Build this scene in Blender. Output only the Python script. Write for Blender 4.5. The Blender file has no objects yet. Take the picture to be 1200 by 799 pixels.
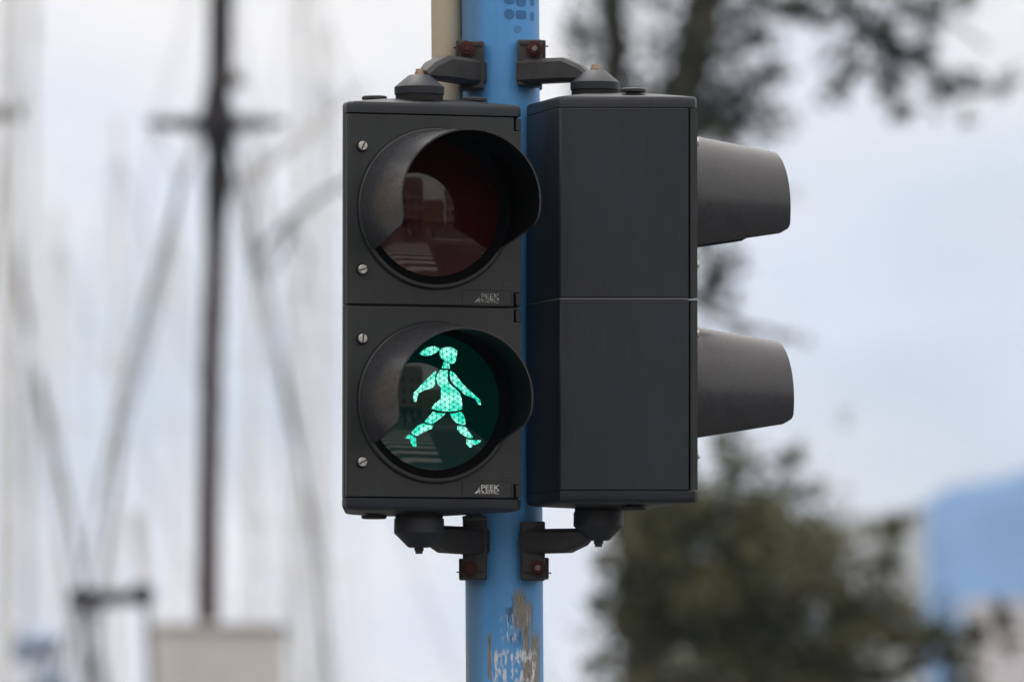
import bpy, bmesh, math, random
from mathutils import Vector, Matrix, noise as mnoise
S = bpy.context.scene
C = S.collection
R = math.radians
random.seed(7)

# ------------------------------------------------------------------ camera
ELEV = R(3.2)
CAM = Vector((0.0147, -13.333, 1.65))
cd = bpy.data.cameras.new('camera')
cam = bpy.data.objects.new('camera', cd); C.objects.link(cam)
cam.location = CAM; cam.rotation_euler = (R(90) + ELEV, 0, 0)
cd.lens = 300; cd.sensor_width = 36; cd.clip_start = .1; cd.clip_end = 30000
cd.dof.use_dof = True; cd.dof.focus_distance = 13.15; cd.dof.aperture_fstop = 6.3
S.camera = cam

def P(px, py, Y):
    """world point seen at photo pixel (1200x799) whose world y is Y"""
    x = (px - 600) / 10000; y = (399.5 - py) / 10000
    d = Vector((x, math.cos(ELEV) - y * math.sin(ELEV), math.sin(ELEV) + y * math.cos(ELEV)))
    return CAM + d * ((Y - CAM.y) / d.y)

# ------------------------------------------------------------------ world
SUN_EL, SUN_AZ = R(56), R(352)       # azimuth clockwise from +Y : behind the lights, a little to the left, veiled by cloud
SKYOFF = (7.05, 3.65, 2.05)
w = bpy.data.worlds.new('World'); S.world = w; w.use_nodes = True
nt = w.node_tree; nt.nodes.clear()
def wn(t): return nt.nodes.new(t)
out = wn('ShaderNodeOutputWorld'); bg = wn('ShaderNodeBackground')
sky = wn('ShaderNodeTexSky'); sky.sky_type = 'NISHITA'; sky.sun_disc = False
sky.sun_elevation = SUN_EL; sky.sun_rotation = SUN_AZ; sky.air_density = 1.2; sky.dust_density = 1.5
tc = wn('ShaderNodeTexCoord'); mp = wn('ShaderNodeMapping'); mp.inputs['Scale'].default_value = (1, 1, 2.2); mp.inputs['Location'].default_value = SKYOFF
n1 = wn('ShaderNodeTexNoise'); n1.inputs['Scale'].default_value = 14; n1.inputs['Detail'].default_value = 4
n1.inputs['Roughness'].default_value = .5; n1.inputs['Distortion'].default_value = .3
n2 = wn('ShaderNodeTexNoise'); n2.inputs['Scale'].default_value = 16; n2.inputs['Detail'].default_value = 4
mp2 = wn('ShaderNodeMapping'); mp2.inputs['Location'].default_value = (10.3, 7.75, 3.95); mp2.inputs['Scale'].default_value = (1, 1, 2)
nt.links.new(tc.outputs['Generated'], mp.inputs['Vector']); nt.links.new(mp.outputs[0], n1.inputs['Vector'])
nt.links.new(tc.outputs['Generated'], mp2.inputs['Vector']); nt.links.new(mp2.outputs[0], n2.inputs['Vector'])
cr = wn('ShaderNodeValToRGB')
cr.color_ramp.elements[0].position = .30; cr.color_ramp.elements[0].color = (9.8, 9.8, 10.1, 1)
cr.color_ramp.elements[1].position = .62; cr.color_ramp.elements[1].color = (13.2, 12.0, 10.8, 1)
nt.links.new(n2.outputs['Fac'], cr.inputs['Fac'])
cov = wn('ShaderNodeValToRGB')
cov.color_ramp.elements[0].position = .36; cov.color_ramp.elements[0].color = (.72, .72, .72, 1)
cov.color_ramp.elements[1].position = .56; cov.color_ramp.elements[1].color = (1, 1, 1, 1)
nt.links.new(n1.outputs['Fac'], cov.inputs['Fac'])
mx = wn('ShaderNodeMixRGB'); nt.links.new(cov.outputs[0], mx.inputs['Fac'])
nt.links.new(sky.outputs[0], mx.inputs[1]); nt.links.new(cr.outputs[0], mx.inputs[2])
# an overcast sky is brighter overhead than at the horizon
sz = wn('ShaderNodeSeparateXYZ'); nt.links.new(tc.outputs['Generated'], sz.inputs[0])
zr_ = wn('ShaderNodeMapRange'); zr_.inputs['From Min'].default_value = .12; zr_.inputs['From Max'].default_value = 1
zr_.inputs['To Min'].default_value = 1; zr_.inputs['To Max'].default_value = 2.0; nt.links.new(sz.outputs[2], zr_.inputs['Value'])
zm = wn('ShaderNodeVectorMath'); zm.operation = 'SCALE'; nt.links.new(mx.outputs[0], zm.inputs[0]); nt.links.new(zr_.outputs[0], zm.inputs['Scale'])
nt.links.new(zm.outputs[0], bg.inputs['Color']); bg.inputs['Strength'].default_value = .1
nt.links.new(bg.outputs[0], out.inputs['Surface'])

sl = bpy.data.lights.new('sun', 'SUN'); sun = bpy.data.objects.new('sun', sl); C.objects.link(sun)
sl.energy = 1.0; sl.angle = R(18); sl.color = (1, .97, .92)
sd = Vector((math.sin(SUN_AZ) * math.cos(SUN_EL), math.cos(SUN_AZ) * math.cos(SUN_EL), math.sin(SUN_EL)))
sun.rotation_euler = (-sd).to_track_quat('-Z', 'Y').to_euler()
S.view_settings.view_transform = 'Standard'; S.view_settings.look = 'None'
S.view_settings.exposure = 0; S.view_settings.gamma = 1

# ------------------------------------------------------------------ materials
def mat(name, col, rough=.5, spec=.5, var=0, vscale=20, col2=None, bump=0, bscale=300, metal=0, rvar=0, coat=0):
    m = bpy.data.materials.new(name); m.use_nodes = True
    t = m.node_tree; b = t.nodes['Principled BSDF']
    b.inputs['Base Color'].default_value = (*col, 1); b.inputs['Roughness'].default_value = rough
    b.inputs['Specular IOR Level'].default_value = spec; b.inputs['Metallic'].default_value = metal
    b.inputs['Coat Weight'].default_value = coat
    tcn = t.nodes.new('ShaderNodeTexCoord')
    if var or col2:
        n = t.nodes.new('ShaderNodeTexNoise'); n.inputs['Scale'].default_value = vscale
        n.inputs['Detail'].default_value = 6; n.inputs['Roughness'].default_value = .65
        t.links.new(tcn.outputs['Object'], n.inputs['Vector'])
        r = t.nodes.new('ShaderNodeValToRGB')
        r.color_ramp.elements[0].position = .35; r.color_ramp.elements[1].position = .68
        if col2 is None: col2 = tuple(min(1, c * (1 + var)) for c in col); c1 = tuple(c * (1 - var) for c in col)
        else: c1 = col
        r.color_ramp.elements[0].color = (*c1, 1); r.color_ramp.elements[1].color = (*col2, 1)
        t.links.new(n.outputs['Fac'], r.inputs['Fac']); t.links.new(r.outputs[0], b.inputs['Base Color'])
        if rvar:
            mr = t.nodes.new('ShaderNodeMapRange'); mr.inputs['To Min'].default_value = rough - rvar
            mr.inputs['To Max'].default_value = rough + rvar
            t.links.new(n.outputs['Fac'], mr.inputs['Value']); t.links.new(mr.outputs[0], b.inputs['Roughness'])
    if bump:
        n = t.nodes.new('ShaderNodeTexNoise'); n.inputs['Scale'].default_value = bscale; n.inputs['Detail'].default_value = 3
        t.links.new(tcn.outputs['Object'], n.inputs['Vector'])
        bp = t.nodes.new('ShaderNodeBump'); bp.inputs['Strength'].default_value = bump; bp.inputs['Distance'].default_value = .001
        t.links.new(n.outputs['Fac'], bp.inputs['Height']); t.links.new(bp.outputs[0], b.inputs['Normal'])
    return m

M = {}
def body_mat(name, base, rough, dust=.5):
    """dark grey polycarbonate: chalky patches, fine scratches, a few specks"""
    m = mat(name, base, rough, .45, .16, 9, bump=.12, bscale=500, rvar=.08)
    t = m.node_tree; b = t.nodes['Principled BSDF']
    src = b.inputs['Base Color'].links[0].from_socket
    tcn = [n for n in t.nodes if n.type == 'TEX_COORD'][0]
    mp = t.nodes.new('ShaderNodeMapping'); mp.inputs['Scale'].default_value = (260, 260, 12); mp.inputs['Rotation'].default_value = (.2, .5, .1)
    n = t.nodes.new('ShaderNodeTexNoise'); n.inputs['Scale'].default_value = 1; n.inputs['Detail'].default_value = 4
    t.links.new(tcn.outputs['Object'], mp.inputs['Vector']); t.links.new(mp.outputs[0], n.inputs['Vector'])
    r = t.nodes.new('ShaderNodeValToRGB'); r.color_ramp.elements[0].position = .66; r.color_ramp.elements[1].position = .82
    r.color_ramp.elements[0].color = (0, 0, 0, 1); r.color_ramp.elements[1].color = (.22 * dust, .22 * dust, .22 * dust, 1)
    t.links.new(n.outputs['Fac'], r.inputs['Fac'])
    v = t.nodes.new('ShaderNodeTexVoronoi'); v.inputs['Scale'].default_value = 42
    t.links.new(tcn.outputs['Object'], v.inputs['Vector'])
    r2 = t.nodes.new('ShaderNodeValToRGB'); r2.color_ramp.elements[0].position = .035; r2.color_ramp.elements[1].position = .06
    r2.color_ramp.elements[0].color = (.3 * dust, .3 * dust, .3 * dust, 1); r2.color_ramp.elements[1].color = (0, 0, 0, 1)
    t.links.new(v.outputs['Distance'], r2.inputs['Fac'])
    mp3 = t.nodes.new('ShaderNodeMapping'); mp3.inputs['Scale'].default_value = (55, 55, 1.6)
    n3 = t.nodes.new('ShaderNodeTexNoise'); n3.inputs['Scale'].default_value = 1; n3.inputs['Detail'].default_value = 5
    t.links.new(tcn.outputs['Object'], mp3.inputs['Vector']); t.links.new(mp3.outputs[0], n3.inputs['Vector'])
    r3 = t.nodes.new('ShaderNodeMapRange'); r3.inputs['From Min'].default_value = .45; r3.inputs['From Max'].default_value = .85; r3.inputs['To Max'].default_value = .05 * dust
    t.links.new(n3.outputs['Fac'], r3.inputs['Value'])
    sm = t.nodes.new('ShaderNodeMath'); sm.operation = 'ADD'; t.links.new(r3.outputs[0], sm.inputs[0]); t.links.new(r2.outputs[0], sm.inputs[1])
    mm = t.nodes.new('ShaderNodeMath'); mm.operation = 'MAXIMUM'
    t.links.new(r.outputs[0], mm.inputs[0]); t.links.new(sm.outputs[0], mm.inputs[1])
    mix = t.nodes.new('ShaderNodeMixRGB'); t.links.new(mm.outputs[0], mix.inputs['Fac'])
    t.links.new(src, mix.inputs[1]); mix.inputs[2].default_value = (.25, .24, .22, 1)
    t.links.new(mix.outputs[0], b.inputs['Base Color'])
    return m
M['body'] = body_mat('grey_polycarbonate', (.010, .014, .021), .50)
M['door'] = body_mat('door_polycarbonate', (.018, .022, .024), .47)
M['visor'] = body_mat('visor_plastic', (.033, .034, .040), .28, .3)
M['visor_far'] = M['visor']
M['iron'] = mat('painted_bracket', (.03, .03, .032), .55, .4, .25, 30, bump=.3, bscale=200)
M['black'] = mat('black_rubber', (.008, .008, .008), .6, .3)
M['bezel'] = mat('bezel_plastic', (.004, .004, .004), .65, .06)
M['zinc'] = mat('zinc_screw', (.55, .55, .52), .35, .5, .15, 200, metal=.7)
M['brass'] = mat('weathered_brass_bolt', (.42, .30, .22), .5, .5, .3, 200, metal=.5)
M['steel'] = mat('weathered_steel_bolt', (.13, .12, .115), .5, .5, .3, 200)
M['rust'] = mat('rusty_bolt', (.055, .018, .014), .8, .3, .5, 160, bump=.6, bscale=500)
M['seam'] = mat('seam_ledge_highlight', (.14, .145, .15), .4, .5)  # light caught by the seam ledge, put in as pale grey
M['print'] = mat('silver_print', (.62, .63, .62), .5, .4)
M['print_worn'] = mat('worn_silver_print', (.04, .04, .04), .5, .4, col2=(.6, .6, .6), vscale=160)
M['pipe'] = mat('beige_galvanised_pipe', (.42, .40, .33), .5, .4, .14, 14, col2=(.44, .34, .20), bump=.1)
M['bark'] = mat('olive_bark', (.06, .055, .035), .9, .2, .4, 8)
M['leaf_a'] = mat('grey_green_leaf', (.036, .042, .027), .55, .35, .35, 2)
M['leaf_b'] = mat('olive_leaf', (.082, .082, .030), .5, .35, .55, 3.5)
M['leaf_b'].node_tree.nodes['Principled BSDF'].inputs['Specular IOR Level'].default_value = .3

# pole paint ------------------------------------------------------
def pole_paint():
    m = bpy.data.materials.new('blue_pole_paint'); m.use_nodes = True
    t = m.node_tree; b = t.nodes['Principled BSDF']; L = t.links.new
    def N(k): return t.nodes.new(k)
    def math_(op, a, c=None, clamp=False):
        n = N('ShaderNodeMath'); n.operation = op; n.use_clamp = clamp
        for i, v in enumerate((a, c)):
            if v is None: continue
            if hasattr(v, 'is_linked') or hasattr(v, 'links'): L(v, n.inputs[i])
            else: n.inputs[i].default_value = v
        return n.outputs[0]
    tcn = N('ShaderNodeTexCoord'); sp = N('ShaderNodeSeparateXYZ'); L(tcn.outputs['Object'], sp.inputs[0])
    x, y, z = sp.outputs
    ang = math_('ARCTAN2', x, math_('MULTIPLY', y, -1))        # 0 = towards the road
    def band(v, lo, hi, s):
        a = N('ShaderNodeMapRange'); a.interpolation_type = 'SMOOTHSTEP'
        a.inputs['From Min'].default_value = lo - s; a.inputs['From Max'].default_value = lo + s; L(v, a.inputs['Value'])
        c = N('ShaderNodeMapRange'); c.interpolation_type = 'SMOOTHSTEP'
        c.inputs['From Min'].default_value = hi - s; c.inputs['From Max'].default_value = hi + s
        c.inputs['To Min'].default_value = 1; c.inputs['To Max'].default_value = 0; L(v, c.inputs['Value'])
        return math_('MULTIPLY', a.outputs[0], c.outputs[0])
    def nz(sa, sz, det=4, off=0):
        cb = N('ShaderNodeCombineXYZ'); L(math_('MULTIPLY', ang, sa), cb.inputs[0]); L(math_('MULTIPLY', z, sz), cb.inputs[1])
        cb.inputs[2].default_value = off
        n = N('ShaderNodeTexNoise'); n.inputs['Scale'].default_value = 1; n.inputs['Detail'].default_value = det
        n.inputs['Roughness'].default_value = .6; L(cb.outputs[0], n.inputs['Vector']); return n.outputs['Fac']
    def ramp(v, a, bb):
        r = N('ShaderNodeMapRange'); r.inputs['From Min'].default_value = a; r.inputs['From Max'].default_value = bb; L(v, r.inputs['Value']); return r.outputs[0]
    Z = lambda py: P(590, py, -.06).z
    base = N('ShaderNodeMixRGB'); L(ramp(nz(1.3, 5), .35, .7), base.inputs['Fac'])
    base.inputs[1].default_value = (.075, .28, .62, 1); base.inputs[2].default_value = (.10, .335, .69, 1)
    # grime: long vertical runs
    gr = N('ShaderNodeMixRGB'); L(math_('MULTIPLY', ramp(nz(14, 3, 5, 4), .52, .78), .22), gr.inputs['Fac'])
    L(base.outputs[0], gr.inputs[1]); gr.inputs[2].default_value = (.10, .16, .20, 1)
    dz_ = N('ShaderNodeMixRGB'); L(math_('MULTIPLY', band(ang, -2.2, -.60, .22), .55), dz_.inputs['Fac']); L(gr.outputs[0], dz_.inputs[1]); dz_.inputs[2].default_value = (.10, .135, .16, 1); gr = dz_  # even, darker grey tint over the whole left side, top to bottom
    # bare primer, scraped vertically
    def reg(a0, a1, p0, p1, sa=.05, sz=.012): return math_('MULTIPLY', band(ang, a0, a1, sa), band(z, Z(p1), Z(p0), sz))
    r1 = math_('MULTIPLY', reg(.28, .62, 692, 738), ramp(nz(15, 5, 3, 1), .38, .44))
    r2 = math_('MULTIPLY', reg(.52, .86, 705, 830), ramp(nz(7, 8, 4, 6), .33, .40))
    r2c = math_('MULTIPLY', reg(.78, 1.12, 742, 830), ramp(nz(7, 12, 4, 9), .30, .38))
    r3 = math_('MULTIPLY', reg(-.40, -.31, 741, 796, .02, .003), ramp(nz(9, 20, 3, 2), .32, .42))
    r4 = math_('MULTIPLY', reg(-1.7, -1.2, 748, 860, .1, .02), ramp(nz(5, 15, 3, 7), .36, .5))
    prim = math_('MAXIMUM', math_('MAXIMUM', math_('MAXIMUM', r1, r2), math_('MAXIMUM', r3, r4)), r2c)
    p = N('ShaderNodeMixRGB'); L(prim, p.inputs['Fac']); L(gr.outputs[0], p.inputs[1]); 
    pc = N('ShaderNodeMixRGB'); L(ramp(nz(30, 60, 4, 3), .35, .65), pc.inputs['Fac'])
    pc.inputs[1].default_value = (.13, .125, .11, 1); pc.inputs[2].default_value = (.30, .285, .25, 1); L(pc.outputs[0], p.inputs[2])
    # dark blue older coat around the scrape
    dk = N('ShaderNodeMixRGB'); d1 = math_('MULTIPLY', reg(.1, .62, 700, 752, .08, .015), ramp(nz(10, 45, 5, 12), .47, .55))
    L(math_('MULTIPLY', d1, math_('SUBTRACT', 1, prim)), dk.inputs['Fac']); L(p.outputs[0], dk.inputs[1]); dk.inputs[2].default_value = (.04, .10, .22, 1)
    # white paper / paint flecks
    w1 = math_('MULTIPLY', reg(-.28, .95, 762, 798, .05, .006), ramp(nz(9, 38, 6, 5), .49, .56))
    w2 = math_('MULTIPLY', reg(-.02, .35, 722, 750, .06, .01), ramp(nz(13, 50, 6, 11), .54, .60))
    w3 = math_('MULTIPLY', reg(.5, .95, 693, 790, .05, .01), ramp(nz(34, 16, 4, 15), .64, .70))
    wh = N('ShaderNodeMixRGB'); L(math_('MAXIMUM', math_('MAXIMUM', w1, w2), w3), wh.inputs['Fac']); L(dk.outputs[0], wh.inputs[1]); wh.inputs[2].default_value = (.62, .66, .72, 1)
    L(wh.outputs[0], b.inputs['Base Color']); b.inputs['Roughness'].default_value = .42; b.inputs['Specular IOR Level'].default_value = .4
    bp = N('ShaderNodeBump'); bp.inputs['Strength'].default_value = .5; bp.inputs['Distance'].default_value = .0014
    L(math_('SUBTRACT', nz(20, 60, 2, 8), math_('MULTIPLY', prim, 1.5)), bp.inputs['Height']); L(bp.outputs[0], b.inputs['Normal'])
    return m
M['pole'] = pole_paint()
M['mark'] = mat('old_glue_mark', (.035, .145, .35), .5, .4, .15, 60)
M['mark_faint'] = mat('faint_glue_mark', (.065, .20, .40), .5, .4, .1, 60)

# lenses -------------------------------------------------------------
def lens_mat(name, col, em=None, es=0):
    m = mat(name, col, .05, .55, .25, 30, rvar=.035)
    b = m.node_tree.nodes['Principled BSDF']
    b.inputs['IOR'].default_value = 1.5
    if em: b.inputs['Emission Color'].default_value = (*em, 1); b.inputs['Emission Strength'].default_value = es
    return m
M['red_lens'] = lens_mat('unlit_red_lens', (.045, .006, .008))
M['green_lens'] = lens_mat('lit_green_lens', (.0, .016, .014), (0, .62, .48), .010)
M['green_unlit'] = lens_mat('unlit_green_lens', (.0, .05, .04))
def led_mat():
    m = bpy.data.materials.new('glowing_green_prisms'); m.use_nodes = True
    t = m.node_tree; b = t.nodes['Principled BSDF']; L = t.links.new
    tcn = t.nodes.new('ShaderNodeTexCoord'); b.inputs['Base Color'].default_value = (0, .1, .08, 1); b.inputs['Roughness'].default_value = .1
    outs = []
    sp = t.nodes.new('ShaderNodeSeparateXYZ'); L(tcn.outputs['Object'], sp.inputs[0])
    def mth(op, a, c=None):
        n = t.nodes.new('ShaderNodeMath'); n.operation = op
        for i, v in enumerate((a, c)):
            if v is None: continue
            if isinstance(v, (int, float)): n.inputs[i].default_value = v
            else: L(v, n.inputs[i])
        return n.outputs[0]
    for k in range(3):                                  # three families of grooves make triangular prisms
        a = R(60 * k + 2)
        u = mth('ADD', mth('MULTIPLY', sp.outputs[0], math.cos(a) * 142), mth('MULTIPLY', sp.outputs[2], math.sin(a) * 142))
        f = mth('ABSOLUTE', mth('SUBTRACT', mth('FRACT', u), .5))   # .5 at a groove
        r = t.nodes.new('ShaderNodeMapRange'); r.inputs['From Min'].default_value = .36; r.inputs['From Max'].default_value = .47
        r.inputs['To Min'].default_value = 1; r.inputs['To Max'].default_value = .18; L(f, r.inputs['Value']); outs.append(r.outputs[0])
    n = t.nodes.new('ShaderNodeTexNoise'); n.inputs['Scale'].default_value = 70; n.inputs['Detail'].default_value = 2; L(tcn.outputs['Object'], n.inputs['Vector'])
    hot = t.nodes.new('ShaderNodeMapRange'); hot.inputs['From Min'].default_value = .4; hot.inputs['From Max'].default_value = .62; L(n.outputs['Fac'], hot.inputs['Value'])
    col = t.nodes.new('ShaderNodeMixRGB'); L(hot.outputs[0], col.inputs['Fac'])
    col.inputs[1].default_value = (.02, .68, .46, 1); col.inputs[2].default_value = (.35, .98, .80, 1)
    L(col.outputs[0], b.inputs['Emission Color'])
    s = mth('MULTIPLY', mth('MINIMUM', outs[0], mth('MINIMUM', outs[1], outs[2])), 1.6)
    L(s, b.inputs['Emission Strength'])
    return m
M['led'] = led_mat()
M['fig_dark'] = mat('unlit_figure_prisms', (.05, .06, .06), .2)

# ------------------------------------------------------------------ helpers
def link(name, me, m=None, parent=None, smooth=None, bevel=0):
    o = bpy.data.objects.new(name, me); C.objects.link(o)
    if m is not None: me.materials.append(m)
    if parent: o.parent = parent
    if smooth is not None:
        for p in me.polygons: p.use_smooth = True
        me.set_sharp_from_angle(angle=R(smooth))
    if bevel:
        b = o.modifiers.new('bevel', 'BEVEL'); b.width = bevel; b.segments = 3; b.limit_method = 'ANGLE'; b.angle_limit = R(30); b.harden_normals = False
        for p in me.polygons: p.use_smooth = True
    return o
def frombm(name, bm, m=None, parent=None, smooth=35, bevel=0, inv=None):
    bmesh.ops.recalc_face_normals(bm, faces=bm.faces)
    me = bpy.data.meshes.new(name); bm.to_mesh(me); bm.free()
    if inv is not None: me.transform(inv)
    return link(name, me, m, parent, smooth, bevel)
def thing(name, label, cat, loc=(0, 0, 0), rz=0, group=None):
    o = bpy.data.objects.new(name, None); C.objects.link(o); o.empty_display_size = .1
    o.location = loc; o.rotation_euler = (0, 0, rz); o['label'] = label; o['category'] = cat
    if group: o['group'] = group
    return o
def tag(o, label, cat, group=None):
    o['label'] = label; o['category'] = cat
    if group: o['group'] = group
    return o
def wm(o): return Matrix.Translation(o.location) @ o.rotation_euler.to_matrix().to_4x4()
def box(bm, x0, x1, y0, y1, z0, z1, mtx=None):
    vs = [bm.verts.new((x, y, z)) for z in (z0, z1) for y in (y0, y1) for x in (x0, x1)]
    if mtx: 
        for v in vs: v.co = mtx @ v.co
    for f in ((0, 2, 3, 1), (4, 5, 7, 6), (0, 1, 5, 4), (2, 6, 7, 3), (0, 4, 6, 2), (1, 3, 7, 5)):
        bm.faces.new([vs[i] for i in f])
    return vs
def loft(bm, loops, cap0=True, cap1=True, closed=True):
    rows = [[bm.verts.new(p) for p in lp] for lp in loops]
    n = len(rows[0])
    for a, b in zip(rows, rows[1:]):
        for i in range(n if closed else n - 1):
            j = (i + 1) % n
            try: bm.faces.new((a[i], a[j], b[j], b[i]))
            except ValueError: pass
    if cap0: bm.faces.new(rows[0][::-1])
    if cap1: bm.faces.new(rows[-1])
    return rows
def lathe(bm, prof, c=(0, 0, 0), axis='z', n=32, cap=True, closed=False):
    """prof: (radius, height) pairs along the axis"""
    c = Vector(c); loops = []
    for r, h in prof:
        lp = []
        for i in range(n):
            a = 2 * math.pi * i / n; u, v = r * math.cos(a), r * math.sin(a)
            lp.append(c + (Vector((u, v, h)) if axis == 'z' else Vector((u, h, v)) if axis == 'y' else Vector((h, u, v))))
        loops.append(lp)
    if closed: loops.append(loops[0]); cap = False
    loft(bm, loops, cap, cap)
    if closed: bmesh.ops.remove_doubles(bm, verts=bm.verts, dist=1e-6)
def tube(bm, pts, rads, n=8):
    pts = [Vector(p) for p in pts]
    if not hasattr(rads, '__len__'): rads = [rads] * len(pts)
    loops = []
    for i, p in enumerate(pts):
        d = (pts[min(i + 1, len(pts) - 1)] - pts[max(i - 1, 0)]).normalized()
        q = d.to_track_quat('Z', 'Y')
        loops.append([p + q @ Vector((rads[i] * math.cos(2 * math.pi * k / n), rads[i] * math.sin(2 * math.pi * k / n), 0)) for k in range(n)])
    loft(bm, loops)
def flat(name, polys, depth, m, parent=None, bevel=0, text=None, size=.01, mtx=None):
    """extruded outline(s) in the local XZ plane, facing -Y; first polygon outer, others holes"""
    if text:
        cu = bpy.data.curves.new(name, 'FONT'); cu.body = text; cu.size = size
    else:
        cu = bpy.data.curves.new(name, 'CURVE'); cu.dimensions = '2D'
        for pl in polys:
            s = cu.splines.new('POLY'); s.points.add(len(pl) - 1); s.use_cyclic_u = True
            for k, (a, b) in enumerate(pl): s.points[k].co = (a, b, 0, 1)
    cu.fill_mode = 'BOTH'; cu.extrude = depth / 2; cu.bevel_depth = bevel; cu.bevel_resolution = 1; cu.offset = -bevel
    t = bpy.data.objects.new('tmp', cu); C.objects.link(t)
    dg = bpy.context.evaluated_depsgraph_get(); me = bpy.data.meshes.new_from_object(t.evaluated_get(dg))
    bpy.data.objects.remove(t); bpy.data.curves.remove(cu); me.materials.clear(); me.name = name
    me.transform(Matrix.Rotation(R(90), 4, 'X'))
    if mtx: me.transform(mtx)
    return link(name, me, m, parent, 35)
def copy_tree(o, parent=None):
    c = o.copy(); C.objects.link(c)
    if parent: c.parent = parent
    for ch in list(o.children): copy_tree(ch, c)
    return c

# ------------------------------------------------------------------ setting: ground, road, water, hill
QY, QX = 62, 26
bm = bmesh.new()
B = 4000
vs = [bm.verts.new(p) for p in ((-B, -B, 0), (B, -B, 0), (B, 3900, 0), (QX, 3900, 0), (QX, QY, 0), (-B, QY, 0))]
bm.faces.new(vs)
lo = [bm.verts.new((v.co.x, v.co.y, -3)) for v in vs[3:]]
bm.faces.new((vs[3], vs[4], lo[1], lo[0])); bm.faces.new((vs[4], vs[5], lo[2], lo[1]))
g = frombm('ground', bm, mat('quay_paving', (.11, .107, .10), .9, .2, .2, .6, bump=.4, bscale=60)); g['kind'] = 'structure'
bm = bmesh.new()
vs = [bm.verts.new(p) for p in ((-B, QY, -1.1), (QX, QY, -1.1), (QX, 3900, -1.1), (-B, 3900, -1.1))]
bm.faces.new(vs)
g = frombm('harbour_water', bm, mat('harbour_water', (.03, .06, .07), .12, .5, bump=1, bscale=2)); g['kind'] = 'structure'
# road in front of the light with the crossing that the signal serves
CA = R(27)                                       # crossing runs this way from the pole
cdv = Vector((math.sin(CA), -math.cos(CA), 0)); cpv = Vector((math.cos(CA), math.sin(CA), 0))
def CW(a, s, z=0): v = cdv * a + cpv * s; return Vector((v.x, v.y, z))
def quad(name, pts, m, kind='structure', parent=None):
    b_ = bmesh.new(); b_.faces.new([b_.verts.new(p) for p in pts]); o = frombm(name, b_, m, parent)
    if kind: o['kind'] = kind
    return o
asph = mat('asphalt', (.05, .05, .052), .85, .3, .2, 1.5, bump=.5, bscale=80)
quad('road', [CW(5, -60, .004), CW(5, 120, .004), CW(21, 120, .004), CW(21, -60, .004)], asph)
wp = mat('road_paint', (.75, .75, .72), .7, .3, .12, 3)
road = bpy.data.objects['road']
for k in range(10):
    a = 6.4 + k * 1.45
    quad('crossing_stripe', [CW(a, -3.0, .008), CW(a, 1.1, .008), CW(a + .6, 1.1, .008), CW(a + .6, -3.0, .008)], wp, None, road)
for k in range(6):
    quad('lane_dash', [CW(11.2, 4 + k * 5, .008), CW(11.2, 7 + k * 5, .008), CW(11.35, 7 + k * 5, .008), CW(11.35, 4 + k * 5, .008)], wp, None, road)
    quad('lane_dash', [CW(15.8, 4 + k * 5, .008), CW(15.8, 7 + k * 5, .008), CW(15.95, 7 + k * 5, .008), CW(15.95, 4 + k * 5, .008)], wp, None, road)
quad('pale_paving', [CW(25.5, 2, .004), CW(25.5, 60, .004), CW(26.3, 60, .004), CW(26.3, 2, .004)], wp)
# pavements with kerbs
for nm, a0, a1 in (('near_pavement', 4.85, 5.0), ('far_pavement', 21, 21.15)):
    bm = bmesh.new(); pts = [CW(a0, -60), CW(a0, 120), CW(a1, 120), CW(a1, -60)]
    loft(bm, [[p + Vector((0, 0, z)) for p in pts] for z in (-.05, .12)])
    k = frombm(nm.replace('pavement', 'kerb'), bm, mat('kerb_stone', (.33, .32, .30), .85, .3, .15, 3)); k['kind'] = 'structure'

# far hill
bm = bmesh.new(); nx, ny = 120, 18
rows = []
for j in range(ny):
    row = []
    for i in range(nx):
        x = -700 + 1900 * i / (nx - 1); t = j / (ny - 1); y = 2600 + 500 * t
        s = 1 / (1 + math.exp(-(x - 104) / 17))
        top = 32 + s * 84 + max(0, x - 120) * .10 + 5 * mnoise.noise(Vector((x / 60, 3, 0))) + 2.0 * mnoise.noise(Vector((x / 14, 9, 0)))
        z = top * math.sin(min(1, t * 2.2) * math.pi / 2) * (1 - .2 * max(0, t - .5)) + 6 * mnoise.noise(Vector((x / 50, y / 50, 0))) * t
        row.append(bm.verts.new((x, y, z - 1 if j else -1.0)))
    rows.append(row)
for a, b in zip(rows, rows[1:]):
    for i in range(nx - 1): bm.faces.new((a[i], a[i + 1], b[i + 1], b[i]))
hill = frombm('hill', bm, mat('haze_blue_hill_woodland', (.08, .14, .25), .95, .1, .3, .03), smooth=60); hill['kind'] = 'structure'  # distance haze put into the hill's own blue base colour

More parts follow.
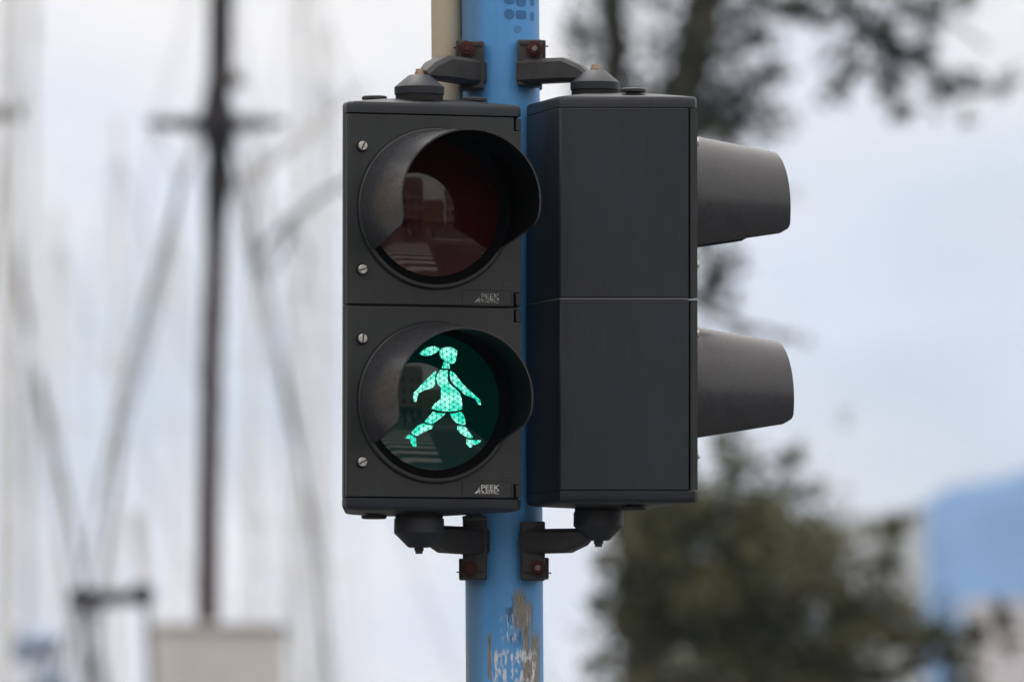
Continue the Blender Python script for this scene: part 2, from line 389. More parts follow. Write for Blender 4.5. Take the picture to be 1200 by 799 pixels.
# ------------------------------------------------------------------ blue pole
PR = .0607
lean = math.atan(5 / 800)
pole = thing('signal_pole', 'tall round blue painted pole with scraped paint low down between the two signal heads', 'pole')
bm = bmesh.new()
zc = P(589, 399.5, 0).z
lathe(bm, [(PR, 0), (PR, 1.2), (PR, 2.4), (PR, 4.3)], n=64)
for v in bm.verts: v.co.x -= (v.co.z - zc) * math.tan(lean)
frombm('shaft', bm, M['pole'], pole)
bm = bmesh.new(); lathe(bm, [(.13, .0), (.13, .02), (.08, .03), (.066, .09)], c=(0.015, 0, .004), n=32); frombm('base_flange', bm, M['iron'], pole)
bm = bmesh.new(); lathe(bm, [(PR + .003, 4.3), (PR + .003, 4.32), (.03, 4.345)], c=(-.012, 0, 0), n=32); frombm('end_cap', bm, M['black'], pole)
def surf_patch(name, px, py, w, h, m, sq=2.0):
    """thin film on the shaft, round or squarish"""
    bm = bmesh.new(); cx = -(P(589, py, -PR).z - zc) * math.tan(lean)
    cz = P(589, py, -PR).z; rr = PR + .0003
    pcx = 589 - (399.5 - py) * math.tan(lean)
    s0 = (px - pcx) / (PR * 755); a0 = math.asin(max(-.97, min(.97, s0)))
    n = 28; da = w / 755 / PR / math.cos(a0); dz = h / 755
    def pt(a, z): return Vector((cx + rr * math.sin(a), -rr * math.cos(a), z))
    rings = []
    for k in (0.02, .5, 1.0):
        rings.append([pt(a0 + da / 2 * k * math.copysign(abs(math.cos(t)) ** (2 / sq), math.cos(t)), cz + dz / 2 * k * math.copysign(abs(math.sin(t)) ** (2 / sq), math.sin(t))) for t in [2 * math.pi * i / n for i in range(n)]])
    loft(bm, rings, True, False)
    frombm(name, bm, m, pole, 180)
for px, py, w_, h_, m_, sq in ((597, 17, 12.5, 12.5, 'mark', 2), (611, 17, 12.5, 10.5, 'mark', 5), (624, 18, 4.5, 11, 'mark', 2.5), (597, 1, 13, 9, 'mark', 2.2),
                      (611, 1, 12, 13, 'mark', 3), (624, 1, 5, 9, 'mark', 3), (606.5, 34, 9, 8.5, 'mark_faint', 2.4)):
    surf_patch('glue_mark', px, py, w_, h_, M[m_], sq)

# conduit pipe behind the left head
pipe = thing('conduit_pipe', 'beige metal conduit pipe standing close behind left side of blue pole', 'pipe')
bm = bmesh.new(); a = P(521, -300, .02); b = P(524, 75, .02); c = P(527, 250, .02)
tube(bm, [a, b, c, P(532, 320, .02), P(560, 365, .015)], [.0245] * 5, 32); frombm('pipe_run', bm, M['pipe'], pipe, 60)
bm = bmesh.new(); cc = P(521, -160, .02); lathe(bm, [(.028, -.015), (.028, .015)], c=cc, n=24); box(bm, cc.x, 0, .0, .03, cc.z - .012, cc.z + .012); frombm('pipe_clip', bm, M['iron'], pipe)

# ------------------------------------------------------------------ signal heads
W, DP = .1395, .21
HZ = .295
def outline(y0, s=1.0, ins=0):
    pts = [(-W, y0), (-W, .03), (-.0880, .200), (-.0860, .2068), (-.079, .21), (.079, .21), (.0860, .2068), (.0880, .200), (W, .03), (W, y0)]
    if y0 == 0: pts = [(-W, .006), (-W, .03)] + pts[2:-2] + [(W, .03), (W, .006), (W - .007, 0), (-W + .007, 0)]
    cx, cy = 0, .095
    return [(cx + (x - cx) * s, cy + (y - cy) * s) for x, y in pts]
HEAD_GROUP = 'two-section pedestrian signal heads on the blue pole'
CZ = {1: .1500, -1: -.1475}
FIG = {
 'ponytail': [(163,132),(185,108),(215,90),(255,84),(283,93),(288,106),(265,125),(235,140),(200,146),(175,141)],
 'head': [(288,115),(298,98),(325,88),(360,88),(382,98),(400,110),(388,125),(392,150),(388,175),(375,190),(355,193),(345,180),(318,178),(298,160),(288,140)],
 'neck': [(310,183),(345,183),(346,200),(350,224),(298,222),(303,205)],
 'dress': [(290,232),(335,235),(330,270),(333,300),(354,327),(383,349),(409,374),(420,410),(425,450),(422,475),(400,485),(350,492),(290,490),(230,475),(250,445),(285,415),(305,390),(295,350),(270,320),(262,290),(268,260)],
 'left_arm': [(262,238),(248,262),(241,298),(251,330),(232,349),(190,360),(155,378),(145,400),(138,435),(122,432),(118,405),(120,380),(140,360),(170,325),(210,285),(240,255)],
 'right_arm': [(350,235),(375,250),(400,280),(430,320),(470,355),(515,395),(540,415),(545,448),(528,445),(512,415),(480,398),(440,385),(410,355),(372,322),(352,295),(347,262)],
 'left_thigh': [(238,494),(280,503),(318,504),(300,525),(270,548),(243,568),(215,570),(188,560),(205,535),(225,515)],
 'left_calf': [(182,568),(215,578),(245,577),(235,600),(200,615),(165,635),(150,646),(118,640),(110,625),(130,600),(155,577)],
 'left_boot': [(103,634),(115,648),(138,655),(140,690),(143,713),(125,713),(108,690),(100,665),(72,662),(85,645)],
 'right_thigh': [(345,506),(385,500),(418,492),(435,515),(445,545),(445,573),(420,573),(385,560),(365,540)],
 'right_calf': [(395,578),(425,581),(450,590),(470,615),(495,645),(490,658),(455,650),(415,625),(395,605)],
 'right_boot': [(455,662),(490,667),(510,672),(550,667),(545,680),(510,698),(497,690),(490,713),(475,713),(455,690)]}
def lens_y(x, z): return -.0065 + (x * x + z * z) / (2 * .55)
def visor_mesh(T, rt, droop):
    bm = bmesh.new(); na, nu = 64, 14
    def rad(f):                                   # radius against distance forward of the door
        ks = [(0, .1215), (.006, .1200), (.02, .1165), (T, rt)]
        for (a, ra), (b, rb) in zip(ks, ks[1:]):
            if f <= b + 1e-9: return ra + (rb - ra) * (f - a) / (b - a)
        return rt
    def pt(i, j, thick):
        u = j / nu; a = -1 + 2 * i / na
        # rounded front lower corner
        e = max(0, (abs(a) - .93) / .07); Tl = T * (1 - .10 * (1 - math.sqrt(max(0, 1 - e * e))))
        f = Tl * u ** 1.3; r0 = rad(f); ph = a * (R(90) + math.asin((.066 + (.036 - .066) * f / T) / r0)); r = r0 - thick
        return Vector((r * math.sin(ph), -f - .001, r * math.cos(ph) * (1 if math.cos(ph) < 0 else 1 - .03 * f / T) - f * math.sin(droop)))
    outer = [[pt(i, j, 0) for i in range(na + 1)] for j in range(nu + 1)]
    inner = [[pt(i, j, .0028) for i in range(na + 1)] for j in range(nu + 1)]
    O = [[bm.verts.new(p) for p in r] for r in outer]; I = [[bm.verts.new(p) for p in r] for r in inner]
    for j in range(nu):
        for i in range(na):
            bm.faces.new((O[j][i], O[j][i + 1], O[j + 1][i + 1], O[j + 1][i])); bm.faces.new((I[j][i], I[j + 1][i], I[j + 1][i + 1], I[j][i + 1])).material_index = 1
        for i in (0, na): bm.faces.new((O[j][i], O[j + 1][i], I[j + 1][i], I[j][i]) if i == 0 else (O[j][i], I[j][i], I[j + 1][i], O[j + 1][i]))
    for i in range(na):
        bm.faces.new((O[nu][i], O[nu][i + 1], I[nu][i + 1], I[nu][i])); bm.faces.new((O[0][i], I[0][i], I[0][i + 1], O[0][i + 1]))
    return bm

def make_head(label, loc, rz, necks, lit, slots, vis):
    root = thing('pedestrian_signal', label, 'traffic light', loc, rz, HEAD_GROUP)
    inv = wm(root).inverted()
    # housings
    for s in (1, -1):
        bm = bmesh.new(); z0, z1 = (.0012, HZ) if s > 0 else (-HZ, -.0012)
        zs = [z0, z1]
        loft(bm, [[(x, y, z) for x, y in outline(.0155, 1)] for z in zs])
        frombm('housing', bm, M['body'], root, 25, .0022)
    bm = bmesh.new(); loft(bm, [[(x, y, z) for x, y in outline(.0155, 1.004)] for z in (-.0011, .0009)]); frombm('seam_ledge_highlight', bm, M['seam'], root)
    # end covers
    for s in (1, -1):
        bm = bmesh.new(); lay = [(HZ + .0005, 1), (HZ + .0120, 1), (HZ + .0155, .990), (HZ + .0175, .972), (HZ + .0195, .88), (HZ + .0225, .5), (HZ + .0235, .35)]
        if s > 0: lay[-2:] = [(HZ + .0265, .5), (HZ + .0285, .35)]
        loft(bm, [[(x, y, s * z) for x, y in outline(0, k)] for z, k in lay])
        frombm('end_cover', bm, M['body'], root, 30)
        for px_, py_ in ((-.073, .084), (.085, .07)):
            b2 = bmesh.new(); zz = HZ + (.0245 if s > 0 else .0205); lathe(b2, [(.012, s * (zz - .006)), (.012, s * (zz + .003)), (.0195, s * (zz + .0035)), (.0195, s * (zz + .0075)), (.017, s * (zz + .009))], c=(px_, py_, 0), n=28)
            frombm('blanking_plug', b2, M['iron'], root)
    # neck castings
    for s in (1, -1):
        nx_, ny_ = necks[0 if s > 0 else 1]; bm = bmesh.new(); z = HZ + (.0265 if s > 0 else .020); c1, c2 = (.0215, .0395) if s > 0 else (.0320, .0535)
        lathe(bm, [(.035, s * z), (.035, s * (z + .009)), (.0385, s * (z + .0092)), (.0388, s * (z + c1 - .001)), (.0378, s * (z + c1)), (.0175, s * (z + c2 - .001)), (.015, s * (z + c2))], c=(nx_, ny_, 0), n=40)
        nk = frombm('neck_cap', bm, M['body'], root, 22)
        bm = bmesh.new(); lathe(bm, [(.0368, s * (z - .002)), (.0368, s * (z + .0085))], c=(nx_, ny_, 0), n=40); frombm('neck_gasket', bm, M['black'], nk)
        bm = bmesh.new(); lathe(bm, [(.0075, s * (z + c2)), (.0075, s * (z + c2 + .005)), (.0058, s * (z + c2 + .0055)), (.0058, s * (z + c2 + .0095))], c=(nx_, ny_, 0), n=6); frombm('neck_bolt', bm, M['brass'] if s > 0 else M['iron'], nk)
    # doors
    for s in (1, -1):
        cz = CZ[s]; z0, z1 = (.0018, HZ - .0015) if s > 0 else (-HZ + .0015, -.0018)
        nw, nh = .0125, .021
        rect = [(-W, z0), (W - nw, z0), (W - nw, z0 + nh), (W, z0 + nh), (W, z1 - nh), (W - nw, z1 - nh), (W - nw, z1), (-W, z1)]
        hole = [(.1175 * math.cos(2 * math.pi * k / 72), cz + .1175 * math.sin(2 * math.pi * k / 72)) for k in range(72)]
        door = flat('door', [rect, hole], .009, M['door'], root, .0015, mtx=Matrix.Translation((0, .0075, 0)))
        for za, zb in ((z0 + .0015, z0 + nh - .001), (z1 - nh + .001, z1 - .0015)):
            bm = bmesh.new(); box(bm, W - nw + .0035, W - .0005, .002, .0145, za, zb); frombm('hinge_knuckle', bm, M['body'], door, 35, .001)
        bm = bmesh.new(); lathe(bm, [(.1235, .002), (.1235, -.0035), (.1215, -.0055), (.117, -.0055), (.111, -.001), (.1035, .0035), (.1035, .012), (.1235, .012)], c=(0, 0, cz), axis='y', n=96, closed=True)
        ring = frombm('lens_ring', bm, M['door'], door, 25); ring.data.materials.append(M['bezel'])
        for p in ring.data.polygons:
            if math.hypot(p.center.x, p.center.z - cz) < .1165: p.material_index = 1
        bm = bmesh.new(); lathe(bm, [(.1253, .0028), (.1253, .0013), (.1230, .0013), (.1230, .0028)], c=(0, 0, cz), axis='y', n=96, closed=True)
        frombm('ring_seal', bm, M['black'], door)
        v = frombm('visor', visor_mesh(*vis[0 if s > 0 else 1]), M['visor'], root, 40)
        v.location = (0, 0, cz); v.data.materials.append(M['bezel'])
        # lens: shallow convex disc
        bm = bmesh.new(); n = 64; rings = []
        for k in range(1, 13):
            r = .1055 * k / 12; rings.append([(r * math.cos(2 * math.pi * i / n), lens_y(r, 0), r * math.sin(2 * math.pi * i / n)) for i in range(n)])
        loft(bm, rings, True, False)
        lens = frombm('lens', bm, M['red_lens'] if s > 0 else (M['green_lens'] if lit else M['green_unlit']), root, 180)
        lens['label'] = 'dark red unlit lens' if s > 0 else ('glowing green lens' if lit else 'unlit green lens')
        lens.location = (0, 0, cz)
        if s < 0:
            for nm, pl in FIG.items():
                pp = [(((460 + a / 5.325) - 509.0) / 731, (471.5 - (390 + b / 5.325)) / 764) for a, b in pl]
                # resample finely so the pieces follow the glass
                bm = bmesh.new(); f = bm.faces.new([bm.verts.new((a, 0, b)) for a, b in pp])
                bmesh.ops.triangulate(bm, faces=[f]); bmesh.ops.subdivide_edges(bm, edges=bm.edges, cuts=2, use_grid_fill=True)
                for vv in bm.verts: vv.co.y = lens_y(vv.co.x, vv.co.z) - .0006
                o = frombm(nm, bm, M['led'] if lit else M['fig_dark'], lens, 180)
                for p in o.data.polygons:
                    if p.normal.y > 0: o.data.flip_normals(); break
        bm = bmesh.new(); lathe(bm, [(.1075, .013), (.1075, .03)], c=(0, 0, cz), axis='y', n=48); frombm('reflector_can', bm, M['black'], root)
        # screws
        for (dx, zz) in [q for q in slots if (q[1] > 0) == (s > 0)]:
            bm = bmesh.new(); lathe(bm, [(.0095, .004), (.0092, -.0012), (.0078, -.0018)], axis='y', n=24)
            sc = frombm('screw', bm, M['black'], door); sc.location = (-.1165, 0, zz)
            bm = bmesh.new(); lathe(bm, [(.0070, 0), (.0070, -.0050), (.0062, -.0058)], axis='y', n=28); frombm('screw_head', bm, M['zinc'], sc).location = (0, -.0005, 0)
            bm = bmesh.new(); box(bm, -.0009, .0009, -.0072, -.0060, -.0064, .0064); q = frombm('screw_slot', bm, M['black'], sc); q.rotation_euler = (0, dx, 0)
        # maker's plate with printed name
        zz = .0150 if s > 0 else -.2790
        zt = zz
        for (a0, a1, b0, b1) in ((.044, .1235, zt - .0135, zt - .0130), (.044, .1235, zt + .0110, zt + .0115), (.044, .0445, zt - .013, zt + .011), (.123, .1235, zt - .013, zt + .011)):
            bm = bmesh.new(); box(bm, a0, a1, .0008, .0015, b0, b1); frombm('plate_edge', bm, M['black'], door)
        pm = M['print_worn'] if s > 0 else M['print']
        T4 = Matrix.Translation((.0735, .0013, zt - .0028)) @ Matrix.Diagonal((1.12, 1, 1, 1))
        flat('lettering', None, .0004, pm, door, text='PEEK', size=.0125, mtx=T4)
        flat('lettering', None, .0004, pm, door, text='TRAFFIC', size=.0068, mtx=Matrix.Translation((.0695, .0013, zt - .0082)) @ Matrix.Diagonal((1.3, 1, 1, 1)))
        flat('emblem', [[(.0635, zt - .0075), (.0680, zt - .0075), (.0715, zt - .0035), (.0715, zt + .0025), (.0700, zt - .0020)]], .0004, pm, door, mtx=Matrix.Translation((0, .0013, 0)))
        bm = bmesh.new(); box(bm, .108, .1225, .0009, .0016, zt + .0165, zt + .0255); frombm('moulded_mark', bm, M['door'], door, 35, .0006)
    return root

def bracket(root, side, top, neck_local, ylev):
    """clamp, arm and rusty bolt from the pole to a neck, built in world space then moved into the head's frame"""
    M4 = wm(root); inv = M4.inverted(); s = 1 if top else -1
    nk = M4 @ Vector((neck_local[0], neck_local[1], 0))
    def Z(py): return P(590, py, -.1).z
    # rows measured on the photograph
    z_pl0, z_pl1, z_arm0, z_arm1, z_bolt = ylev
    zz = [Z(v) for v in ylev]
    lo, hi = min(zz[0], zz[1]), max(zz[0], zz[1]); alo, ahi = min(zz[2], zz[3]), max(zz[2], zz[3])
    cxp = -((lo + hi) / 2 - zc) * math.tan(lean)
    x_in, x_out = cxp + side * .026, cxp + side * .064
    bm = bmesh.new(); box(bm, min(x_in, x_out), max(x_in, x_out), -.078, -.030, lo, hi)
    br = frombm('bracket', bm, M['iron'], root, 35, .0025, inv)
    # bolt lug further out
    bl = min(zz[4] - .014, zz[4] + .014); bh = bl + .030
    bm = bmesh.new(); xa, xb = x_out - side * .012, x_out + side * .006
    box(bm, min(xa, xb), max(xa, xb), -.055, .03, bl - .002, bh); frombm('clamp_lug', bm, M['iron'], br, 35, .002, inv)
    # band round the back of the pole
    bm = bmesh.new(); lathe(bm, [(PR + .004, lo + .006), (PR + .004, lo + .026), (PR + .0005, lo + .026), (PR + .0005, lo + .006)], c=(cxp, 0, 0), n=40, closed=True)
    bmesh.ops.delete(bm, geom=[v for v in bm.verts if v.co.y < -.0], context='VERTS')
    frombm('clamp_band', bm, M['iron'], br, 35, 0, inv)
    # arm: rises from the plate, ends with a slope onto the cap
    st = Vector((cxp + side * .045, -.068, 0)); d = Vector((nk.x - st.x, nk.y - st.y, 0)); Ld = d.length; d.normalize(); nrm = Vector((-d.y, d.x, 0))
    am = (ahi - alo) * .5; ac = (ahi + alo) / 2
    prof = [(-.015, 1.0, 1.0, .018), (Ld * .55, 1.0, .95, .018), (Ld * .80, .35 if top else 1.0, 1.0 if top else .35, .016), (Ld * .93, -.35 if top else 1.0, 1.0 if top else -.35, .012)]
    loops = []
    for t, up, dn, hw in prof:
        c_ = st + d * t
        z1, z0 = ac + am * up, ac - am * dn
        ch = .006
        loops.append([(c_ + nrm * a + Vector((0, 0, z))) for a, z in ((-hw, z0 + ch), (-hw + ch, z0), (hw - ch, z0), (hw, z0 + ch), (hw, z1 - ch), (hw - ch, z1), (-hw + ch, z1), (-hw, z1 - ch))])
    bm = bmesh.new(); loft(bm, loops); frombm('arm', bm, M['iron'], br, 25, 0, inv)
    bc = Vector((x_out - side * .0115, -.0815, bl + .013))
    bm = bmesh.new(); lathe(bm, [(.0125, .004), (.0125, -.004), (.0085, -.0042), (.0085, -.012)], c=bc, axis='y', n=20)
    bt = frombm('clamp_bolt', bm, M['rust'], br, 30, 0, inv)
    bm = bmesh.new(); lathe(bm, [(.0045, -.012), (.0042, -.017)], c=bc, axis='y', n=12); frombm('bolt_end', bm, M['steel'] if side > 0 else M['rust'], bt, 30, 0, inv)
    # strap slots, thin wire ends past the lug
    bm = bmesh.new(); zt = hi - .008 if top else lo + .012
    xs = sorted((x_in + side * .004, x_out - side * .020)); box(bm, xs[0], xs[1], -.0795, -.0778, zt - .0012, zt + .0012); xs = sorted((x_out + side * .005, x_out + side * .010)); box(bm, xs[0], xs[1], -.05, -.048, zt - .001, zt + .001); frombm('strap', bm, M['black'], br, 35, 0, inv)

TH = R(17)
zl = P(508, 358.8, -.25).z; zr = P(730, 353.4, -.15).z
nl = [(-.006, .066), (-.006, .066)]; nr = [(0, .123), (0, .118)]
scr = [(.45, .2440), (1.25, .0545), (.1, -.0515), (1.1, -.2405)]
lh = make_head('left dark grey signal head facing the viewer with a lit green walking figure', (-.1035, -.25, zl), TH, nl, True, scr, [(.192, .1110, R(-.5)), (.160, .1085, R(-.5))])
rh = make_head('right dark grey signal head seen from its side, both hoods pointing right', (.2615, -.08, zr), R(107), nr, False, scr, [(.163, .0985, R(1.4)), (.168, .0985, R(.8))])
bracket(lh, -1, True, nl[0], (47, 103, 68, 98, 56))
bracket(lh, -1, False, nl[1], (605, 678, 617, 649, 665))
bracket(rh, 1, True, nr[0], (45, 99, 68, 97, 56))
bracket(rh, 1, False, nr[1], (610, 679, 619, 648, 664))

# ------------------------------------------------------------------ background helpers
def tone(name, col, **k): return mat(name, col, k.pop('rough', .7), k.pop('spec', .3), k.pop('var', .12), k.pop('vscale', 2), **k)
M['white_paint'] = tone('white_boat_paint', (.72, .73, .74), rough=.35)
M['pale_mast'] = tone('pale_aluminium_mast', (.68, .68, .68), rough=.4)
M['dark_mast'] = tone('tarred_dark_mast', (.018, .014, .014))
M['brown_mast'] = tone('brown_varnished_mast', (.05, .022, .020))
M['rope'] = tone('grey_rigging_rope', (.14, .13, .125))
M['beige'] = tone('beige_deckhouse', (.55, .53, .51))
M['blue_cover'] = tone('blue_sail_cover', (.32, .39, .52))
M['hull'] = tone('boat_hull', (.62, .62, .60), rough=.4)
M['hull_dark'] = tone('dark_ship_hull', (.05, .05, .06), rough=.4)
M['glass'] = mat('dark_window_glass', (.03, .035, .04), .08, .6)

def hull(bm, c, L_, Wd, H, yaw=0.0):
    """sheered hull with a pointed bow along local x"""
    secs = []
    for k in range(9):
        t = k / 8; x = (t - .5) * L_; w_ = Wd / 2 * (math.sin(min(1, (1 - t) * 1.9) * math.pi / 2) if t > .45 else .82 + .18 * t / .45)
        w_ = max(w_, .03); sh = H * (1 + .25 * (2 * t - .9) ** 2)
        secs.append([(x, -w_, sh), (x, -w_ * .92, .35 * H), (x, -w_ * .45, -.4), (x, w_ * .45, -.4), (x, w_ * .92, .35 * H), (x, w_, sh)])
    rot = Matrix.Rotation(yaw, 3, 'Z')
    loft(bm, [[Vector(c) + rot @ Vector(p) for p in s] for s in secs])
WATER = -1.1
def sailboat(label, px, Y, mast_m, mr, h_top, lean_=0, group=None, L_=9, yaw=.3, cover=None):
    base = P(px, 799, Y); x, y = base.x, base.y
    t = thing('sailing_boat', label, 'sailing boat', (x, y, WATER), 0, group)
    def q(v): return Vector(v)
    bm = bmesh.new(); hull(bm, (0, 0, 0), L_, 2.8, 1.1, yaw); frombm('hull', bm, M['hull'], t, 40)
    bm = bmesh.new(); rot = Matrix.Rotation(yaw, 4, 'Z'); box(bm, -1.8, 1.6, -.85, .85, .9, 1.75, rot); frombm('cabin', bm, M['white_paint'], t, 35, .12)
    bm = bmesh.new(); tube(bm, [(0, 0, 1.2), (lean_ * .5, 0, h_top / 2), (lean_, 0, h_top)], [mr, mr, mr * .7], 12); frombm('mast', bm, mast_m, t)
    for zz in (.45, .72):
        bm = bmesh.new(); tube(bm, [(-.55, 0, h_top * zz), (.55, 0, h_top * zz)], .02, 6); frombm('spreader', bm, mast_m, t)
    for sx in (-1, 1):
        bm = bmesh.new(); tube(bm, [(lean_, 0, h_top * .97), (sx * .57, 0, h_top * .72), (sx * .57, 0, h_top * .45), (sx * .9, 0, 1.2)], .008, 5); frombm('shroud', bm, M['rope'], t)
    e = rot @ Vector((-3.4, 0, 1.95)); bm = bmesh.new(); tube(bm, [(0, 0, 2.0), e], .05, 8); bo = frombm('boom', bm, mast_m, t)
    bm = bmesh.new(); tube(bm, [Vector((0, 0, 2.15)), e * .5 + Vector((0, 0, 1.25)), e + Vector((0, 0, .12))], [.18, .15, .08], 10); frombm('sail_cover', bm, cover or M['blue_cover'], bo)
    bm = bmesh.new(); f = rot @ Vector((L_ * .48, 0, 1.5)); tube(bm, [(lean_, 0, h_top * .96), f], .012, 5); frombm('forestay', bm, M['rope'], t)
    return t

# tall ship ------------------------------------------------------------
Y1 = 67
o0 = P(243, 799, Y1)
t = thing('tall_ship', 'old sailing ship with thick dark mast, crosstree and beige deckhouse', 'ship', (o0.x, o0.y, WATER))
off = Vector((o0.x, o0.y, WATER))
def Q(px, py, Y=Y1): return P(px, py, Y) - off
bm = bmesh.new(); hull(bm, (1.5, .6, 0), 22, 5.2, 2.1, .12); frombm('hull', bm, M['hull_dark'], t, 40)
a = Q(176, 735, Y1 - .8); b = Q(327, 735, Y1 - .8)
bm = bmesh.new(); box(bm, a.x, b.x, -.8, 1.6, 1.9, a.z); dh = frombm('deckhouse', bm, M['beige'], t, 35, .04)
bm = bmesh.new(); box(bm, a.x - .04, b.x + .04, -.86, 1.66, a.z + .002, a.z + .05); frombm('deckhouse_roof', bm, M['beige'], dh, 35, .015)
bm = bmesh.new(); tube(bm, [Vector((0, 0, 2)), Q(243, 725), Q(244, 600), Q(248, 400), Q(256, 215)], [.125, .11, .105, .10, .095], 14); frombm('lower_mast', bm, M['brown_mast'], t)
bm = bmesh.new(); tube(bm, [Q(250, 300) + Vector((0, -.1, 0)), Q(257, 205), Q(256, 150), Q(253, 95)], [.07, .15, .20, .09], 12); frombm('masthead', bm, M['dark_mast'], t)
bm = bmesh.new(); tube(bm, [Q(255, 160), Q(258, 60), Q(259, -120), Q(261, -420)], [.11, .12, .11, .06], 12); frombm('topmast', bm, M['dark_mast'], t)
bm = bmesh.new(); tube(bm, [Q(172, 143), Q(255, 147), Q(335, 143)], [.035, .10, .03], 8); frombm('crosstree', bm, M['dark_mast'], t)
bm = bmesh.new(); c = Q(272, 95); lathe(bm, [(.10, -.06), (.13, 0), (.06, .1)], c=c, n=14); frombm('masthead_lamp', bm, M['rope'], t)
for pts, r in (([(180, 148), (212, 215), (160, 400), (120, 560), (60, 860)], .035), ([(230, 160), (214, 210), (176, 400), (140, 520), (95, 860)], .028), ([(240, 150), (205, 240), (150, 470), (100, 860)], .018),
               ([(275, 160), (292, 240), (330, 430), (372, 640), (390, 860)], .032), ([(262, 165), (300, 330), (355, 560), (378, 860)], .02), ([(335, 145), (296, 230), (300, 300), (345, 480), (400, 860)], .016),
               ([(259, -120), (300, 150), (375, 600), (410, 860)], .012), ([(259, -120), (180, 150), (100, 860)], .012), ([(262, 60), (300, 330), (330, 500), (352, 860)], .012)):
    bm = bmesh.new(); tube(bm, [Q(*p, Y1 + random.uniform(-.6, .6)) for p in pts], r * .62, 6); frombm('shroud', bm, M['rope'], t)
bm = bmesh.new(); tube(bm, [Q(262, 225), Q(320, 190), Q(430, 95)], [.03, .035, .02], 8); frombm('gaff', bm, M['beige'], t)
for pts, r in (([(298, 300), (330, 268), (372, 232), (420, 205)], .028), ([(296, 235), (294, 290), (306, 330), (330, 300), (345, 262)], .022), ([(345, 262), (362, 300), (352, 350)], .014)):
    bm = bmesh.new(); tube(bm, [Q(*p, Y1 + .5) for p in pts], r * 1.2, 6); frombm('loose_rope', bm, M['rope'], t)

# second old ship at the left edge -------------------------------------
Y2 = 78
o0 = P(4, 799, Y2); off = Vector((o0.x, o0.y, WATER))
t = thing('tall_ship', 'grey masted sailing ship cut by the left edge with slanting shrouds', 'ship', tuple(off))
bm = bmesh.new(); hull(bm, (-2, .8, 0), 20, 4.8, 2.0, -.1); frombm('hull', bm, M['hull'], t, 40)
bm = bmesh.new(); tube(bm, [Vector((0, 0, 1.5)), Q(10, 500, Y2), Q(12, 100, Y2), Q(14, -300, Y2)], [.11, .10, .09, .06], 12); frombm('mast', bm, M['pale_mast'], t)
bm = bmesh.new(); tube(bm, [Q(-60, 134, Y2), Q(26, 132, Y2)], .09, 8); frombm('crosstree', bm, M['rope'], t)
for pts, r in (([(6, 200), (16, 300), (42, 430), (80, 590), (122, 800), (135, 860)], .05), ([(12, 180), (30, 380), (62, 560), (100, 860)], .024), ([(6, 140), (-30, 500), (-60, 860)], .03), ([(28, 132), (44, 40), (40, -60), (16, -300)], .015),
               ([(30, 420), (36, 620), (30, 860)], .03)):
    bm = bmesh.new(); tube(bm, [Q(*p, Y2) for p in pts], r * .7, 6); frombm('shroud', bm, M['rope'], t)

# motor boat with a dark lamp bar ---------------------------------------
Y3 = 64
o0 = P(128, 799, Y3); off = Vector((o0.x, o0.y, WATER))
t = thing('motor_boat', 'white motor boat carrying a dark bar with two lamps on posts', 'motor boat', tuple(off))
bm = bmesh.new(); hull(bm, (-.4, .4, 0), 8, 2.6, 1.3, .2); frombm('hull', bm, M['hull'], t, 40)
bm = bmesh.new(); box(bm, -1.0, .30, -.3, 1.6, 1.1, Q(0, 838, Y3).z); frombm('cabin', bm, M['white_paint'], t, 35, .15)
for px in (93, 112, 172):
    bm = bmesh.new(); tube(bm, [Q(px + (8 if px > 100 else 14), 860, Y3), Q(px, 705, Y3)], .03, 8); frombm('post', bm, M['rope'], t)
bm = bmesh.new(); tube(bm, [Q(84, 697, Y3), Q(128, 701, Y3), Q(178, 697, Y3)], .07, 8); frombm('lamp_bar', bm, M['dark_mast'], t)
for px, py in ((95, 700), (168, 696)):
    bm = bmesh.new(); c = Q(px, py, Y3); lathe(bm, [(.05, -.11), (.10, -.07), (.10, .06), (.04, .1)], c=c, n=14); frombm('lamp', bm, M['dark_mast'], t)
bm = bmesh.new(); c = Q(160, 612, Y3); tube(bm, [Q(168, 700, Y3), Q(163, 640, Y3), Q(160, 600, Y3)], [.03, .05, .07], 8); frombm('aerial', bm, M['pale_mast'], t)
# two cloth bundles and white boats
Y4 = 70
o0 = P(40, 799, Y4); off = Vector((o0.x, o0.y, WATER))
t = thing('sailing_boat', 'small boat with furled bright blue cover at the lower left', 'sailing boat', tuple(off))
bm = bmesh.new(); hull(bm, (0, .4, 0), 7, 2.4, 1.2, .4); frombm('hull', bm, M['hull'], t, 40)
bm = bmesh.new(); tube(bm, [Q(40, 880, Y4), Q(38, 300, Y4), Q(37, -200, Y4)], .035, 10); frombm('mast', bm, M['pale_mast'], t)
bm = bmesh.new(); tube(bm, [Q(22, 775, Y4), Q(32, 752, Y4), Q(58, 752, Y4), Q(62, 800, Y4), Q(50, 840, Y4)], [.10, .17, .17, .18, .1], 12); frombm('furled_cover', bm, M['blue_cover'], t)
bm = bmesh.new(); tube(bm, [Q(0, 815, Y4), Q(80, 815, Y4)], .04, 8); frombm('boom', bm, M['dark_mast'], t)
G = 'white yachts moored beyond the old ships'
sb = [(134, 120, .06, 'slim pale mast left of the dark ship mast', .3), (205, 150, .05, 'thin pale mast between dark bar and beige deckhouse', .5), (301, 110, .05, 'pale mast just right of the dark ship mast', -.3), (345, 95, .07, 'pale mast right of the beige deckhouse', .2), (372, 105, .09, 'pale mast farthest right, nearest the signal', .6), (70, 130, .07, 'pale mast above the blue cover', .1)]
